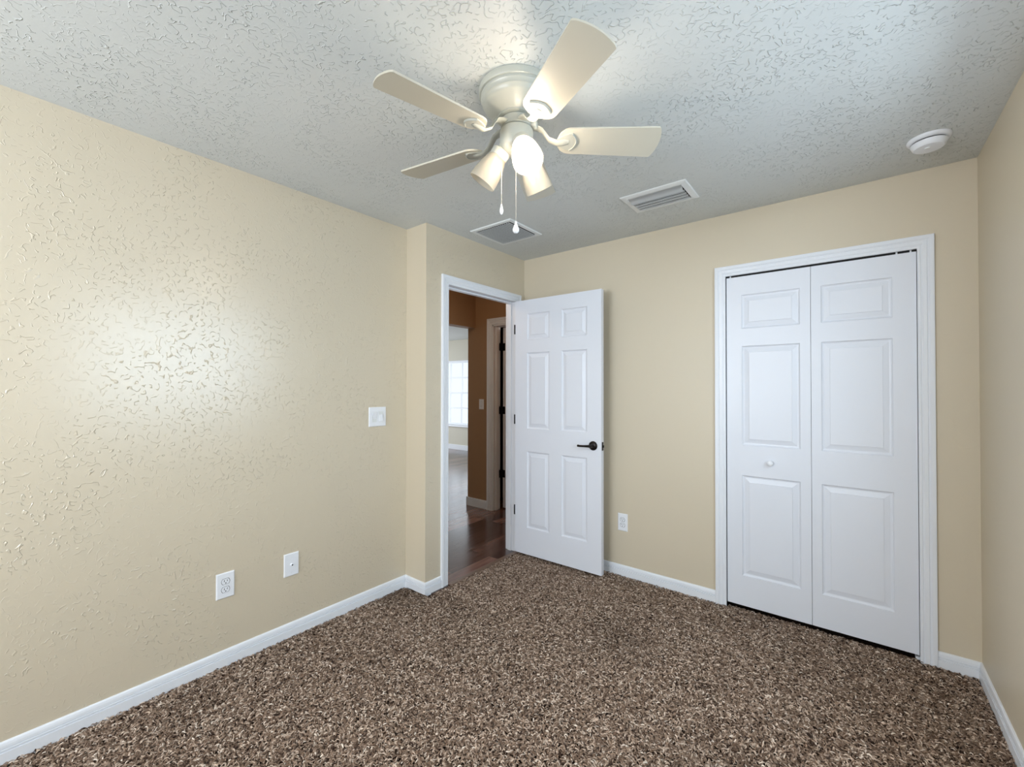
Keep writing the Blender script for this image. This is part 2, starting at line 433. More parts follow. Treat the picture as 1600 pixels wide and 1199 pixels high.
# ------------------------------------------------------------------ baseboards
def run_base(names, pts, closed_ends=True):
    """pts: polyline; the room lies to its right-hand side"""
    P = [Vector((x, y, 0)) for x, y in pts]; n = len(P)
    def nrm(i): d = (P[i + 1] - P[i]).normalized(); return Vector((d.y, -d.x, 0))
    offs = []
    for i in range(n):
        if i == 0: offs.append(nrm(0))
        elif i == n - 1: offs.append(nrm(n - 2))
        else:
            a, b = nrm(i - 1), nrm(i); s = (a + b); offs.append(s / (1 + a.dot(b)))
    for i, nm in enumerate(names):
        bm = bmesh.new(); rows = []
        for j in (i, i + 1):
            rows.append([bm.verts.new(P[j] + offs[j] * d + Vector((0, 0, z))) for d, z in BASE])
        k = len(BASE)
        for a in range(k):
            b = (a + 1) % k; bm.faces.new((rows[0][a], rows[0][b], rows[1][b], rows[1][a]))
        bm.faces.new(rows[0]); bm.faces.new(rows[1][::-1])
        struct(obj(nm[0], bm, M['trim']), nm[1], 'baseboard')
run_base([('baseboard_left', 'white grooved baseboard along the left wall'), ('baseboard_return', 'short white baseboard on the wall return'),
          ('baseboard_doorway', 'short white baseboard beside the doorway casing')],
         [(XL, Y_FRONT), (XL, YJ), (XD, YJ), (XD, OY0 - .0625)])
run_base([('baseboard_back', 'white baseboard between the open door and the closet')], [(XD, YB), (CX0 - .0625, YB)])
run_base([('baseboard_corner', 'short white baseboard between the closet and the corner'), ('baseboard_right', 'white baseboard along the right wall')],
         [(CX1 + .0625, YB), (XR, YB), (XR, Y_FRONT)])
bm = bmesh.new()
box(bm, XA2 - .012, HDX0 - .0705, YH - .013, YH, -.004, .092); box(bm, XA2 - .013, XA2, YH - .013, YH + .1, -.004, .092)
struct(obj('baseboard_hall', bm, M['trim'], bevel=.003), 'white baseboard on the brown hall wall', 'baseboard')
bm = bmesh.new(); box(bm, XLIV, XA2, YLIV - .014, YLIV, -.004, .105)
struct(obj('baseboard_living', bm, M['trim'], bevel=.003), 'white baseboard under the far window', 'baseboard')

# ------------------------------------------------------------------ casings and jambs
bm = bmesh.new(); sweep_u(bm, CASING, CX0, CX1, CTOP, -.006, lambda a, d, z: (a, YB - d, z))
t1 = struct(obj('trim_1', bm, M['trim'], smooth=25), 'white grooved casing around the closet', 'trim')
bm = bmesh.new()
box(bm, CX0 - .02, CX0 - .004, YB + .0, YB + WT, Z0, CTOP + .004); box(bm, CX1 + .004, CX1 + .02, YB, YB + WT, Z0, CTOP + .004)
box(bm, CX0 - .02, CX1 + .02, YB, YB + WT, CTOP + .004, CTOP + .02)
obj('jamb', bm, M['trim'], t1)
bm = bmesh.new(); box(bm, CX0 - .002, CX1 + .002, YB + .012, YB + .05, CTOP - .012, CTOP + .003)  # track coloured near-black as the shaded gap over the closet doors
obj('door_track', bm, M['hole'], t1)
bm = bmesh.new(); box(bm, CX1 - .016, CX1 + .003, YB + .012, YB + .04, -.004, .010)
obj('floor_bracket', bm, M['plate'], t1, bevel=.002)
for xx in (CX0 + .024, CX1 - .075, CX1 - .022):
    bm = bmesh.new(); lathe(bm, [(.0, 2.034), (.004, 2.034), (.004, 2.05), (0, 2.05)], 12, Matrix.Translation((xx, YB + .012, 0)))
    obj('pivot_pin', bm, M['plate'], t1, smooth=True)

bm = bmesh.new(); sweep_u(bm, CASING, OY0, OY1, OTOP, -.008, lambda a, d, z: (XD + d, a, z))
t2 = struct(obj('trim_2', bm, M['trim'], smooth=25), 'white casing around the open doorway', 'trim')
bm = bmesh.new(); j = .004
box(bm, XH - .012, XD, OY0 - .02, OY0, -.006, OTOP); box(bm, XH - .012, XD, OY1, OY1 + .02, -.006, OTOP)
box(bm, XH - .012, XD, OY0 - .02, OY1 + .02, OTOP, OTOP + .018)
obj('jamb', bm, M['trim'], t2)
bm = bmesh.new()
box(bm, XD - .075, XD - .04, OY0, OY0 + .011, -.006, OTOP); box(bm, XD - .075, XD - .04, OY1 - .011, OY1, -.006, OTOP)
box(bm, XD - .075, XD - .04, OY0 + .011, OY1 - .011, OTOP - .011, OTOP)
obj('door_stop', bm, M['trim'], t2, bevel=.002)
bm = bmesh.new(); HC = [(u * 1.13, d) for u, d in CASING]
sweep_u(bm, HC, HDX0, HDX1, HDT, -.004, lambda a, d, z: (a, YH - d, z))
t3 = struct(obj('trim_3', bm, M['trim'], smooth=25), 'white casing of the hall door seen through the doorway', 'trim')
bm = bmesh.new()
box(bm, HDX0 - .0, HDX0 + .016, YH - .002, YH + .117, -.004, HDT); box(bm, HDX1 - .016, HDX1, YH - .002, YH + .117, -.004, HDT); box(bm, HDX0, HDX1, YH - .002, YH + .117, HDT - .016, HDT)
box(bm, HDX0 + .016, HDX0 + .027, YH + .035, YH + .07, -.004, HDT - .016)
obj('jamb', bm, M['trim'], t3)
bm = bmesh.new()
prism(bm, [(-2.196, OY0), (-2.158, OY0), (-2.158, OY1), (-2.196, OY1)], -.006, .003)
struct(obj('trim_4', bm, M['strip'], bevel=.002), 'brown threshold strip between carpet and wood floor', 'trim')

# ------------------------------------------------------------------ panelled doors
PROFILE = [(0, 0), (.0022, .0050), (.008, .0090), (.014, .0098), (.0180, .0085), (.0385, .0038), (.0395, .0006)]
def panel_leaf(w, z0, z1, th, panels, both=True):
    """leaf in local x (width), front face at y=0 looking to -y"""
    bm = bmesh.new()
    xs = sorted({0, w, *[p[0] for p in panels], *[p[1] for p in panels]})
    zs = sorted({z0, z1, *[p[2] for p in panels], *[p[3] for p in panels]})
    def side(y, sg, pans):
        for i in range(len(xs) - 1):
            for k in range(len(zs) - 1):
                xm, zm = (xs[i] + xs[i + 1]) / 2, (zs[k] + zs[k + 1]) / 2
                if any(p[0] < xm < p[1] and p[2] < zm < p[3] for p in pans): continue
                vs = [bm.verts.new((x, y, z)) for x, z in ((xs[i], zs[k]), (xs[i + 1], zs[k]), (xs[i + 1], zs[k + 1]), (xs[i], zs[k + 1]))]
                bm.faces.new(vs if sg > 0 else vs[::-1])
        for p in pans:
            rings = []
            for ins, d in PROFILE:
                rings.append([bm.verts.new((x, y + sg * d, z)) for x, z in ((p[0] + ins, p[2] + ins), (p[1] - ins, p[2] + ins), (p[1] - ins, p[3] - ins), (p[0] + ins, p[3] - ins))])
            for a, b in zip(rings[:-1], rings[1:]):
                for q in range(4):
                    f = (a[q], a[(q + 1) % 4], b[(q + 1) % 4], b[q]); bm.faces.new(f if sg > 0 else f[::-1])
            bm.faces.new(rings[-1] if sg > 0 else rings[-1][::-1])
    side(0, 1, panels); side(th, -1, panels if both else [])
    for (xa, xb, za, zb) in ((0, 0, z0, z1), (w, w, z0, z1)):
        vs = [bm.verts.new(c) for c in ((xa, 0, za), (xa, th, za), (xa, th, zb), (xa, 0, zb))]; bm.faces.new(vs)
    for z in (z0, z1):
        vs = [bm.verts.new(c) for c in ((0, 0, z), (w, 0, z), (w, th, z), (0, th, z))]; bm.faces.new(vs)
    bmesh.ops.remove_doubles(bm, verts=bm.verts, dist=1e-5)
    return bm

# bedroom door, swung open against the back wall
A = Vector((-2.160, 2.766, 0)); B = Vector((-1.393, 2.778, 0))
ang = math.atan2(B.y - A.y, B.x - A.x); DW = 0.764
pz = [(.236, .843), (1.026, 1.632), (1.735, 1.944)]
pans = [(x0, x1, a, b) for (x0, x1) in ((.117, .328), (.437, .650)) for a, b in pz]
d1 = obj('door_1', panel_leaf(DW, .023, 2.056, .036, pans), M['door'])
d1.location = A; d1.rotation_euler = (0, 0, ang)
struct(d1, 'white six-panel bedroom door standing open against the back wall', 'door')
hs = empty('door_handle'); hs.parent = d1
hs.location = (.700, 0, .936)
hs['label'] = 'dark bronze lever handle'
bm = bmesh.new(); lathe(bm, [(0, 0), (.033, 0), (.033, .004), (.030, .009), (.022, .012), (.014, .014), (.0125, .035), (.011, .042), (0, .043)], 40, axis_matrix((0, 0, 0), (0, -1, 0)))
obj('rosette', bm, M['bronze'], hs, smooth=True)
bm = bmesh.new(); tube(bm, [(.004, -.040, 0), (-.012, -.043, 0), (-.05, -.045, -.002), (-.085, -.043, -.004), (-.104, -.040, -.003)], [.009, .0095, .0075, .0075, .0085], 14)
obj('lever', bm, M['bronze'], hs, smooth=True)
bm = bmesh.new(); box(bm, DW - .001, DW + .0018, .0065, .0295, .905, .965); box(bm, DW + .0018, DW + .010, .012, .024, .926, .944)
o = obj('latch_plate', bm, M['bronze'], d1, bevel=.001); o['label'] = 'dark bronze latch plate'
for zz in (.36, 1.095, 1.828):
    bm = bmesh.new()
    lathe(bm, [(0, -.039), (.005, -.039), (.0062, -.036), (.0062, .036), (.005, .039), (0, .039)], 14, Matrix.Translation((-.0065, .002, zz)))
    box(bm, -.002, .0006, .004, .034, zz - .037, zz + .037)
    o = obj('hinge', bm, M['black'], d1, smooth=True); o['label'] = 'black butt hinge'

# closet bifold door
d2 = empty('door_2', (0, 0, 0)); struct(d2, 'white panelled bifold closet door with a small round knob', 'door')
cz = [(.208, .818), (1.002, 1.608), (1.715, 1.923)]
lf = obj('door_leaf', panel_leaf(.432, .025, 2.0375, .030, [(.084, .382, a, b) for a, b in cz]), M['door'], d2)
lf.location = (-.618, YB + .002, 0); lf['label'] = 'left leaf, with the knob'
rf = obj('door_leaf', panel_leaf(.436, .025, 2.0375, .030, [(.046, .345, a, b) for a, b in cz]), M['door'], d2)
rf.location = (-.184, YB + .002, 0); rf['label'] = 'right leaf, without a knob'
bm = bmesh.new(); lathe(bm, [(0, 0), (.010, 0), (.008, .008), (.009, .012), (.0155, .016), (.0165, .021), (.013, .0265), (.006, .029), (0, .0295)], 32, axis_matrix((.233, 0, .908), (0, -1, 0)))
obj('knob', bm, M['plate'], lf, smooth=True)

# door of the room across the hall, swung inwards on its left-hand hinges
d3 = obj('door_3', panel_leaf(.70, .012, 2.026, .036, [(.1, .3, .23, .83), (.4, .6, .23, .83), (.1, .3, 1.02, 1.62), (.4, .6, 1.02, 1.62), (.1, .3, 1.73, 1.93), (.4, .6, 1.73, 1.93)]), M['door'])
d3.location = (HDX0 + .083, YH + .128, 0); d3.rotation_euler = (0, 0, PI / 2 - .06)
struct(d3, 'white hall door ajar on black hinges, seen through the doorway', 'door')
for zz in (.39, 1.10, 1.81):
    bm = bmesh.new()
    lathe(bm, [(0, -.042), (.007, -.042), (.007, .042), (0, .042)], 12, Matrix.Translation((-.010, .046, zz)))
    box(bm, -.004, .0005, .004, .05, zz - .042, zz + .042); box(bm, -.040, -.006, .054, .0575, zz - .042, zz + .042)
    o = obj('hinge', bm, M['black'], d3); o['label'] = 'black butt hinge'

# ------------------------------------------------------------------ wall plates
def wall_frame(o, origin, facing):
    """local x to the right seen from the room, local -y out of the wall"""
    o.location = origin
    o.rotation_euler = (0, 0, {'x': PI / 2, '-y': 0.0}[facing])
def plate_mesh(w, h, t=.006):
    bm = bmesh.new(); rr = []
    for ins, d in ((0, 0), (0, .0025), (.004, t), (.008, t)):
        rr.append([bm.verts.new((x, -d, z)) for x, z in ((-w / 2 + ins, -h / 2 + ins), (w / 2 - ins, -h / 2 + ins), (w / 2 - ins, h / 2 - ins), (-w / 2 + ins, h / 2 - ins))])
    for a, b in zip(rr[:-1], rr[1:]):
        for q in range(4): bm.faces.new((a[q], a[(q + 1) % 4], b[(q + 1) % 4], b[q]))
    bm.faces.new(rr[-1]); bm.faces.new(rr[0][::-1])
    return bm
def screw(par, x, z, y=-.006):
    bm = bmesh.new(); lathe(bm, [(0, .0012), (.0024, .0008), (.003, 0)], 14, axis_matrix((x, y, z), (0, -1, 0)))
    box(bm, x - .0022, x + .0022, y - .0014, y - .0009, z - .0004, z + .0004)
    obj('screw', bm, M['vent'], par, smooth=True)
def rocker(par, x, tilt):
    bm = bmesh.new(); box(bm, x - .0168, x + .0168, -.0064, -.0055, -.0340, .0340)
    fr = obj('switch_frame', bm, M['grille'], par)  # greyer slab, its colour standing for shade in the rocker's gap
    fr['label'] = 'grey slab coloured as the shaded gap around the rocker'
    bm = bmesh.new(); vv = box(bm, x - .0145, x + .0145, -.012, -.006, -.031, .031)
    for v in bm.verts:
        if v.co.y < -.009: v.co.y = -.0085 - (tilt * (v.co.z / .031)) * .0048
    obj('rocker', bm, M['plate'], fr, bevel=.001)
def duplex(par):
    for s in (1, -1):
        bm = bmesh.new()
        pts = []
        for k in range(28):
            a = 2 * PI * k / 28; x, z = .0172 * math.cos(a), .0172 * math.sin(a)
            pts.append((x, max(-.0135, min(.0135, z)) + s * .0195))
        f0 = [bm.verts.new((x, -.0055, z)) for x, z in pts]; f1 = [bm.verts.new((x * .96, -.0082, s * .0195 + (z - s * .0195) * .96)) for x, z in pts]
        for k in range(28): bm.faces.new((f0[k], f0[(k + 1) % 28], f1[(k + 1) % 28], f1[k]))
        bm.faces.new(f1)
        fr = obj('socket_face', bm, M['plate'], par)
        bm = bmesh.new()
        box(bm, -.0075, -.0052, -.0086, -.008, s * .0195 - .0005, s * .0195 + .0085); box(bm, .0052, .0075, -.0086, -.008, s * .0195 + .0005, s * .0195 + .0078)
        lathe(bm, [(0, .0004), (.0027, .0004), (.0027, 0)], 14, axis_matrix((0, -.0082, s * .0195 - .0068), (0, -1, 0)))
        obj('slots', bm, M['hole'], fr)
        bm = bmesh.new(); r0 = [bm.verts.new((x * 1.09, -.0063, s * .0195 + (z - s * .0195) * 1.09)) for x, z in pts]; r1 = [bm.verts.new((x * .99, -.0063, s * .0195 + (z - s * .0195) * .99)) for x, z in pts]  # flat dark ring, painted as the shaded gap round the socket
        for k in range(28): bm.faces.new((r0[k], r0[(k + 1) % 28], r1[(k + 1) % 28], r1[k]))
        obj('socket_gap_shade', bm, M['hole'], fr)
    screw(par, 0, 0)
sw = obj('light_switch', plate_mesh(.1255, .1245), M['plate']); wall_frame(sw, (XL, 1.631, 1.163), 'x')
tag(sw, 'white double rocker light switch on the left wall', 'light switch')
rocker(sw, -.0235, 1); rocker(sw, .0235, -1)
for x in (-.0235, .0235):
    for z in (-.048, .048): screw(sw, x, z)
ou = obj('wall_outlet', plate_mesh(.0785, .1225), M['plate']); wall_frame(ou, (XL, .781, .386), 'x')
tag(ou, 'white duplex outlet low on the left wall, nearest the viewer', 'outlet'); duplex(ou)
cp = obj('cable_plate', plate_mesh(.0785, .1225), M['plate']); wall_frame(cp, (XL, 1.095, .387), 'x')
tag(cp, 'white cable plate with one round jack low on the left wall', 'wall plate')
for z in (-.042, .042): screw(cp, 0, z)
bm = bmesh.new(); lathe(bm, [(.0075, 0), (.0075, .003), (.006, .004), (.0052, .010), (.0044, .010), (.0044, .004), (0, .004)], 20, axis_matrix((0, -.006, 0), (0, -1, 0)))
jk = obj('jack', bm, M['plate'], cp, smooth=True)
bm = bmesh.new(); lathe(bm, [(0, .0085), (.0043, .0085), (.0043, .0045)], 16, axis_matrix((0, -.006, 0), (0, -1, 0)))
obj('jack_hole', bm, M['hole'], jk)
ob = obj('wall_outlet', plate_mesh(.0735, .1245), M['plate']); wall_frame(ob, (-1.3075, YB, .381), '-y')
tag(ob, 'white duplex outlet on the back wall between open door and closet', 'outlet'); duplex(ob)
sh = obj('light_switch', plate_mesh(.070, .115), M['plate']); wall_frame(sh, (-3.286, YH, 1.165), '-y')
tag(sh, 'small white single light switch on the brown hall wall', 'light switch'); rocker(sh, 0, 1)

# ------------------------------------------------------------------ ceiling fittings
def rect_frame(bm, x0, x1, y0, y1, prof):
    rr = []
    for ins, z in prof:
        rr.append([bm.verts.new(c) for c in ((x0 + ins, y0 + ins, z), (x1 - ins, y0 + ins, z), (x1 - ins, y1 - ins, z), (x0 + ins, y1 - ins, z))])
    for a, b in zip(rr[:-1], rr[1:]):
        for q in range(4): bm.faces.new((a[q], a[(q + 1) % 4], b[(q + 1) % 4], b[q]))
# supply register
vx0, vx1, vy0, vy1 = -1.043, -.677, 2.302, 2.566
va = empty('air_vent', ((vx0 + vx1) / 2, (vy0 + vy1) / 2, H)); tag(va, 'white ceiling air register with curved slats, above the back wall', 'air vent')
def loc(o, par):
    o.parent = par; o.location = -par.location; return o
bm = bmesh.new(); rect_frame(bm, vx0, vx1, vy0, vy1, [(0, H), (0, H - .003), (.004, H - .006), (.030, H - .009), (.034, H - .009), (.034, H)])
loc(obj('frame', bm, M['vent']), va)
bm = bmesh.new(); box(bm, vx0 + .034, vx1 - .034, vy0 + .034, vy1 - .034, H - .002, H - .0005)  # black plate in place of a duct, coloured as its shade
loc(obj('backing', bm, M['dark']), va)
ys = [(vy0 + .0355, .046, -.003, -.026)] + [(vy0 + .0355 + .050 + .014 + k * .0335, .0150, -.0110, -.0175) for k in range(4)]
for y, dy, za, zb in ys:
    bm = bmesh.new(); rows = []
    for x in (vx0 + .036, vx1 - .036):
        row = []
        for q in range(8):
            a = q / 7 * 1.15; row.append(bm.verts.new((x, y + dy * math.sin(a) / math.sin(1.15), H + za + (zb - za) * (1 - math.cos(a)) / (1 - math.cos(1.15)))))
        rows.append(row)
    for q in range(7): bm.faces.new((rows[0][q], rows[0][q + 1], rows[1][q + 1], rows[1][q]))
    bmesh.ops.solidify(bm, geom=bm.faces[:], thickness=.0012)
    loc(obj('slat', bm, M['vent'], smooth=30), va)
# return grille
gx0, gx1, gy0, gy1 = -2.077, -1.718, 2.146, 2.505
ga = empty('air_grille', ((gx0 + gx1) / 2, (gy0 + gy1) / 2, H)); tag(ga, 'square grey return air grille on the ceiling above the doorway', 'air vent')
bm = bmesh.new(); rect_frame(bm, gx0, gx1, gy0, gy1, [(0, H), (0, H - .004), (.003, H - .008), (.026, H - .009), (.030, H - .006), (.030, H)])
loc(obj('frame', bm, M['grille']), ga)
bm = bmesh.new(); box(bm, gx0 + .03, gx1 - .03, gy0 + .03, gy1 - .03, H - .0015, H - .0004)  # black plate painting the duct's shade behind the grille slats
loc(obj('backing', bm, M['dark']), ga)
for k in range(16):
    x = gx0 + .033 + (gx1 - gx0 - .066) * (k + .5) / 16
    bm = bmesh.new(); vv = [bm.verts.new(c) for c in ((x - .0050, gy0 + .031, H - .0118), (x + .0045, gy0 + .031, H - .0076), (x + .0045, gy1 - .031, H - .0076), (x - .0050, gy1 - .031, H - .0118))]
    bm.faces.new(vv); bmesh.ops.solidify(bm, geom=bm.faces[:], thickness=.001)
    loc(obj('slat', bm, M['grille']), ga)
# smoke detector
sd = empty('smoke_detector', (.265, 2.589, H)); tag(sd, 'round white smoke detector on the ceiling near the right corner', 'smoke detector')
bm = bmesh.new(); lathe(bm, [(.0735, 0), (.0735, -.004), (.071, -.009), (.066, -.013), (.060, -.0145), (0, -.0145)], 56); obj('base', bm, M['plate'], sd, smooth=30)
bm = bmesh.new(); lathe(bm, [(.0565, -.0145), (.0565, -.0195)], 56); obj('vent_slot', bm, M['hole'], sd)
bm = bmesh.new(); lathe(bm, [(0, -.0195), (.0605, -.0195), (.0615, -.0215), (.060, -.027), (.054, -.038), (.049, -.042), (.030, -.044), (0, -.0445)], 56); obj('cover', bm, M['plate'], sd, smooth=30)
bm = bmesh.new(); lathe(bm, [(.010, -.0435), (.010, -.047), (.008, -.0485), (0, -.0485)], 24, Matrix.Translation((-.006, -.012, 0))); obj('test_button', bm, M['vent'], sd, smooth=30)

# ------------------------------------------------------------------ ceiling fan
FX, FY = -.9648, 1.2405
fan = empty('ceiling_fan', (FX, FY, H)); tag(fan, 'cream five-blade ceiling fan with three glass shades, one lamp lit', 'ceiling fan')
Zf = lambda z: z - H
bm = bmesh.new()
lathe(bm, [(.1375, 0), (.1385, -.004), (.1385, -.020), (.1365, -.024), (.131, -.026), (.1305, -.032), (.132, -.034), (.1285, -.040), (.127, -.050), (.1235, -.053),
           (.122, -.058), (.1155, -.066), (.106, -.075), (.095, -.084), (.084, -.092), (.075, -.098), (.070, -.101), (.070, -.106), (.066, -.108), (.040, -.108), (0, -.108)], 72)
obj('motor_housing', bm, M['fan'], fan, smooth=35)
bm = bmesh.new(); lathe(bm, [(0, -.108), (.053, -.108), (.058, -.111), (.058, -.139), (.055, -.142), (0, -.142)], 56)
obj('flywheel', bm, M['fan'], fan, smooth=35)
bm = bmesh.new(); lathe(bm, [(.0, -.146), (.058, -.146), (.0612, -.149), (.0612, -.196), (.060, -.206), (.054, -.218), (.044, -.226), (.030, -.231), (.012, -.233), (0, -.233)], 56)
obj('switch_housing', bm, M['fan'], fan, smooth=35)
bm = bmesh.new(); lathe(bm, [(0, -.141), (.047, -.141), (.047, -.147), (0, -.147)], 40)
obj('collar', bm, M['hole'], fan)
BL = [(257.75, -.010), (331.1, .002), (39.75, -.002), (114.4, .013), (188.4, -.003)]
BZ = 2.263
PITCH_B = math.radians(12.3)
def blade_mesh():
    bm = bmesh.new(); pts = []
    r0, r1 = .150, .513
    hw = lambda r: (.058 + (.071 - .058) * (r - r0) / (r1 - r0))
    pts += [(r0 + .045 * (1 - math.sin(a)), hw(r0 + .045) * math.cos(a)) for a in [PI / 2 * k / 10 for k in range(0, 11)]][::-1]      # rounded root, upper half
    up_ = []
    for k in range(9): r = r0 + .045 + (r1 - r0 - .045 - .004) * (k + 1) / 9; up_.append((r, hw(r)))
    tip = []
    for k in range(17):
        a = -1 + 2 * k / 16; tip.append((.5125 + .0145 * (1 - a * a) - (.003 if abs(a) > .99 else 0), -a * .0705))
    root = []
    for k in range(21):
        a = -PI / 2 + PI * k / 20; root.append((r0 + .048 * (1 - math.cos(a)), hw(r0 + .045) * math.sin(a)))
    pts = root + up_ + tip + [(r, -w) for r, w in up_[::-1]]
    lo = [bm.verts.new((r, w, -.003)) for r, w in pts]; hi = [bm.verts.new((r, w, .003)) for r, w in pts]
    k = len(pts); bm.faces.new(lo); bm.faces.new(hi[::-1])
    for i in range(k): bm.faces.new((lo[i], lo[(i + 1) % k], hi[(i + 1) % k], hi[i]))
    return bm
def iron_mesh(pm, zroot):
    """S-shaped arm from the flywheel to a half-round plate under the blade; pm carries the blade's pitch"""
    bm = bmesh.new()
    a = [Vector((.048, 0, zroot)), Vector((.070, 0, zroot + .000)), Vector((.094, 0, zroot - .008)), Vector((.120, 0, zroot * .25 - .008)), Vector((.147, 0, -.009)), Vector((.170, 0, -.0075)), Vector((.192, 0, -.006))]
    ws = [.021, .0185, .0155, .014, .0145, .015, .010]
    rows = []
    for i, (p, w) in enumerate(zip(a, ws)):
        f = min(1.0, max(0.0, (p.x - .09) / .05)); th = .0065 if i < 6 else .003
        ring = []
        for k in range(10):
            t = 2 * PI * k / 10; q = Vector((p.x, w * math.cos(t), p.z + th * math.sin(t)))
            ring.append(bm.verts.new(q.lerp(pm @ q, f)))
        rows.append(ring)
    for r0, r1 in zip(rows[:-1], rows[1:]):
        for k in range(10): bm.faces.new((r0[k], r0[(k + 1) % 10], r1[(k + 1) % 10], r1[k]))
    bm.faces.new(rows[0][::-1]); bm.faces.new(rows[-1])
    # fan-shaped plate with a raised curved rim
    out = []
    for k in range(17):
        t = -1 + 2 * k / 16; out.append((.222 - .020 * t * t, t * .041))
    inn = [(.148, -.012), (.148, .012)]
    pts = [(.148, .012)] + [(.165, .026), (.183, .036)] + [(x, y) for x, y in out[::-1]] + [(.183, -.036), (.165, -.026), (.148, -.012)]
    lo = [bm.verts.new(pm @ Vector((x, y, -.0065))) for x, y in pts]; hi = [bm.verts.new(pm @ Vector((x, y, -.0024))) for x, y in pts]
    n = len(pts); bm.faces.new(lo); bm.faces.new(hi[::-1])
    for i in range(n): bm.faces.new((lo[i], lo[(i + 1) % n], hi[(i + 1) % n], hi[i]))
    tube(bm, [pm @ Vector((x - .003, y * .93, -.0068)) for x, y in out], .0032, 8)
    return bm
for deg, dz in BL:
    R = Matrix.Rotation(math.radians(deg), 4, 'Z')
    pm = Matrix.Rotation(-PITCH_B, 4, 'X')
    zb = BZ - H + dz
    b = obj('blade', blade_mesh(), M['blade'], fan, smooth=40)
    b.matrix_local = Matrix.Translation((0, 0, zb)) @ R @ pm
    ir = obj('blade_iron', iron_mesh(pm, (-.132) - zb), M['fan'], fan, smooth=50)
    ir.matrix_local = Matrix.Translation((0, 0, zb)) @ R
# small stepped knob on the side of the hub
bm = bmesh.new(); dk = Vector((math.cos(math.radians(20)), math.sin(math.radians(20)), -.1))
lathe(bm, [(0, .052), (.010, .052), (.010, .066), (.0145, .066), (.0155, .070), (.0155, .075), (.012, .079), (.0, .080)], 28, axis_matrix((0, 0, -.128), dk))
obj('hub_knob', bm, M['fan'], fan, smooth=35)
# three lamp arms; only the one towards the viewer is lit
LAZ, LR, LZ = -35.0, .1325, 2.119
root_r, root_z = .046, 2.240
for k in range(3):
    t = math.radians(LAZ + 120 * k); e = Vector((math.cos(t), math.sin(t), 0))
    p0 = e * root_r + Vector((0, 0, root_z - H)); p1 = e * LR + Vector((0, 0, LZ - H))
    ax = (p1 - p0).normalized(); Ln = (p1 - p0).length
    mm = axis_matrix(p0, ax)
    bm = bmesh.new(); lathe(bm, [(0, -.01), (.022, -.01), (.022, .010), (.030, .014), (.0335, .018), (.0335, .042), (.032, .044), (0, .044)], 36, mm)
    so = obj('lamp_socket', bm, M['fan'], fan, smooth=35)
    bm = bmesh.new(); lathe(bm, [(.030, .040), (.033, .046), (.0375, .058), (.0425, .074), (.0465, .092), (.0495, .112), (.0515, .130), (.0525, Ln), (.0500, Ln), (.0488, .128), (.0468, .110), (.0438, .090), (.0398, .072), (.0350, .058), (.0285, .046)], 48, mm)
    s = obj('lamp_shade', bm, M['shade'], fan, smooth=60)
    s['label'] = 'glowing frosted glass shade' if k == 0 else 'unlit frosted glass shade'
    bm = bmesh.new(); lathe(bm, [(0, .044), (.012, .044), (.013, .056), (.018, .066), (.026, .080), (.029, .092), (.027, .104), (.019, .114), (.009, .119), (0, .120)], 28, mm)
    if k == 0:
        bo = obj('light_bulb', bm, M['bulb'], fan, smooth=True); bo['label'] = 'lit bulb'
    else:
        obj('light_bulb', bm, M['plate'], fan, smooth=True)
# pull chains
def chain(x, y, z0, z1, pend):
    bm = bmesh.new(); n = int((z0 - z1) / .0045)
    tube(bm, [(x, y, Zf(z0)), (x, y, Zf(z1))], .0009, 6)
    for k in range(n):
        z = Zf(z0) - (k + .5) * .0045; lathe(bm, [(0, .0016), (.0014, .0008), (.0014, -.0008), (0, -.0016)], 6, Matrix.Translation((x, y, z)))
    c = obj('pull_chain', bm, M['chain'], fan)
    bm = bmesh.new(); lathe(bm, pend, 24, Matrix.Translation((x, y, Zf(z1))))
    obj('chain_pendant', bm, M['plate'], c, smooth=True)
chain(-1.010 - FX, 1.209 - FY, 2.292, 2.022, [(0, .004), (.003, .002), (.004, -.006), (.0068, -.018), (.007, -.024), (.0045, -.032), (.0, -.037)])
chain(-.966 - FX, 1.239 - FY, 2.206, 1.958, [(0, .004), (.003, .002), (.004, -.006), (.008, -.016), (.0118, -.026), (.0112, -.034), (.007, -.040), (0, -.042)])

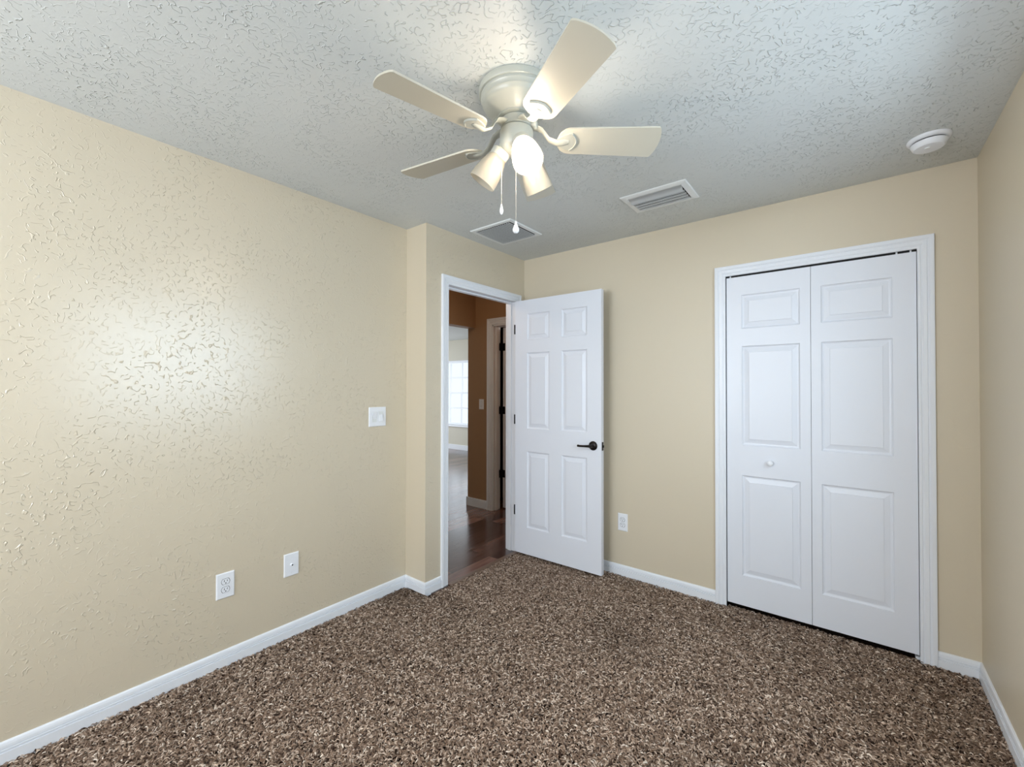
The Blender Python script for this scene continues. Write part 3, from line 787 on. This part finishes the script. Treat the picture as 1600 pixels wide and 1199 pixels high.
# ------------------------------------------------------------------ carpet pile: frieze yarn lying in curls
def pile():
    rng = np.random.default_rng(7)
    per = 34000
    X0, X1, Y0_, Y1_ = -2.402, .462, -.7, 2.952
    n = int((X1 - X0) * (Y1_ - Y0_) * per)
    x = rng.uniform(X0, X1, n); y = rng.uniform(Y0_, Y1_, n)
    keep = np.ones(n, bool)
    keep &= ~((y > YJ - .014) & (x < -2.19)); keep &= ~((x < -2.163) & (y > 1.84))
    keep &= (x > XL + .012) & (x < XR - .014)
    keep &= ~((y > YB - .012) & ((x < CX0 + .006) | (x > CX1 - .006)))
    x, y = x[keep], y[keep]; n = len(x)
    def field(s, a, b):
        return np.sin(x * s + a + 1.3 * np.sin(y * s * .7 + b)) * np.cos(y * s * 1.1 + b + .9 * np.sin(x * s * .8 + a))
    lay = 2.2 * field(2.3, .4, 1.7) + 1.2 * field(5.1, 2.2, .6)
    ang = lay + rng.normal(0, 1.25, n)
    leng = rng.uniform(.011, .023, n); wid = rng.uniform(.0016, .0029, n)
    bend = rng.normal(0, 1.1, n); lift = rng.uniform(.25, 1.0, n)
    RN = 4; S = np.linspace(0, 1, RN)
    P = np.zeros((n, RN, 3)); T = np.zeros((n, RN))
    cxp, cyp = x.copy(), y.copy()
    base = rng.uniform(-.011, -.004, n)
    for k in range(RN):
        a = ang + bend * (S[k] - .3); T[:, k] = a
        if k:
            cxp = cxp + np.cos(a) * leng / (RN - 1); cyp = cyp + np.sin(a) * leng / (RN - 1)
        P[:, k, 0] = cxp; P[:, k, 1] = cyp
        P[:, k, 2] = base + lift * .0105 * np.sin(PI * min(1, .18 + .72 * S[k]))
    lim = XL + .013
    P[:, :, 0] = np.clip(P[:, :, 0], np.where(P[:, :, 1] > YJ - .013, XD + .036, lim), XR - .0135)
    inc = (P[:, :, 0] > CX0 + .006) & (P[:, :, 0] < CX1 - .006)
    P[:, :, 1] = np.minimum(P[:, :, 1], np.where(inc, 2.955, YB - .0135))
    roll = rng.normal(0, .5, n)
    V = np.zeros((n, RN, 3, 3))
    taper = np.array([.75, 1.0, 1.0, .55])
    for k in range(RN):
        nx, ny = -np.sin(T[:, k]), np.cos(T[:, k]); w = wid * taper[k]
        for j, (s, h) in enumerate(((-1, -.55), (0, .45), (1, -.55))):
            V[:, k, j, 0] = P[:, k, 0] + nx * w * s; V[:, k, j, 1] = P[:, k, 1] + ny * w * s
            V[:, k, j, 2] = P[:, k, 2] + w * h + s * w * np.sin(roll) * .8
    V = V.reshape(-1, 3)
    idx = np.arange(n)[:, None] * (RN * 3)
    q = []
    for k in range(RN - 1):
        for j in range(2):
            a = k * 3 + j; q.append([a, a + 1, a + 4, a + 3])
    q = np.array(q)
    Fc = (idx[:, None, :] + q[None]).reshape(-1, 4)
    me = bpy.data.meshes.new('carpet_pile')
    me.vertices.add(len(V)); me.vertices.foreach_set('co', V.astype(np.float32).ravel())
    me.loops.add(Fc.size); me.loops.foreach_set('vertex_index', Fc.astype(np.int32).ravel())
    me.polygons.add(len(Fc)); me.polygons.foreach_set('loop_start', np.arange(0, Fc.size, 4, dtype=np.int32))
    me.polygons.foreach_set('use_smooth', np.ones(len(Fc), dtype=bool))
    # yarn colours: brown, beige flecks, dark flecks
    cols = np.array([lin((148, 126, 109))[:3], lin((114, 93, 78))[:3], lin((196, 175, 157))[:3], lin((62, 47, 39))[:3], lin((226, 210, 194))[:3]])
    pick = rng.choice(5, n, p=[.37, .27, .20, .12, .04])
    patch_tone = np.clip(1 - .30 * np.clip(field(1.9, 1.1, 2.9) * field(4.3, .3, 5.0) * 1.6 - .1, 0, 1), .6, 1)      # broad darker patches
    col = cols[pick] * (rng.uniform(.85, 1.15, n) * patch_tone)[:, None]
    col4 = np.ones((n, RN * 3, 4)); col4[:, :, :3] = col[:, None, :]
    at = me.attributes.new('yarn_colour', 'FLOAT_COLOR', 'POINT')
    at.data.foreach_set('color', col4.astype(np.float32).ravel())
    me.update(); me.validate()
    me.materials.append(M['yarn'])
    o = bpy.data.objects.new('carpet_pile', me); C.objects.link(o)
    tag(o, 'brown flecked frieze carpet pile covering the bedroom floor', 'carpet', kind='stuff')
pile()
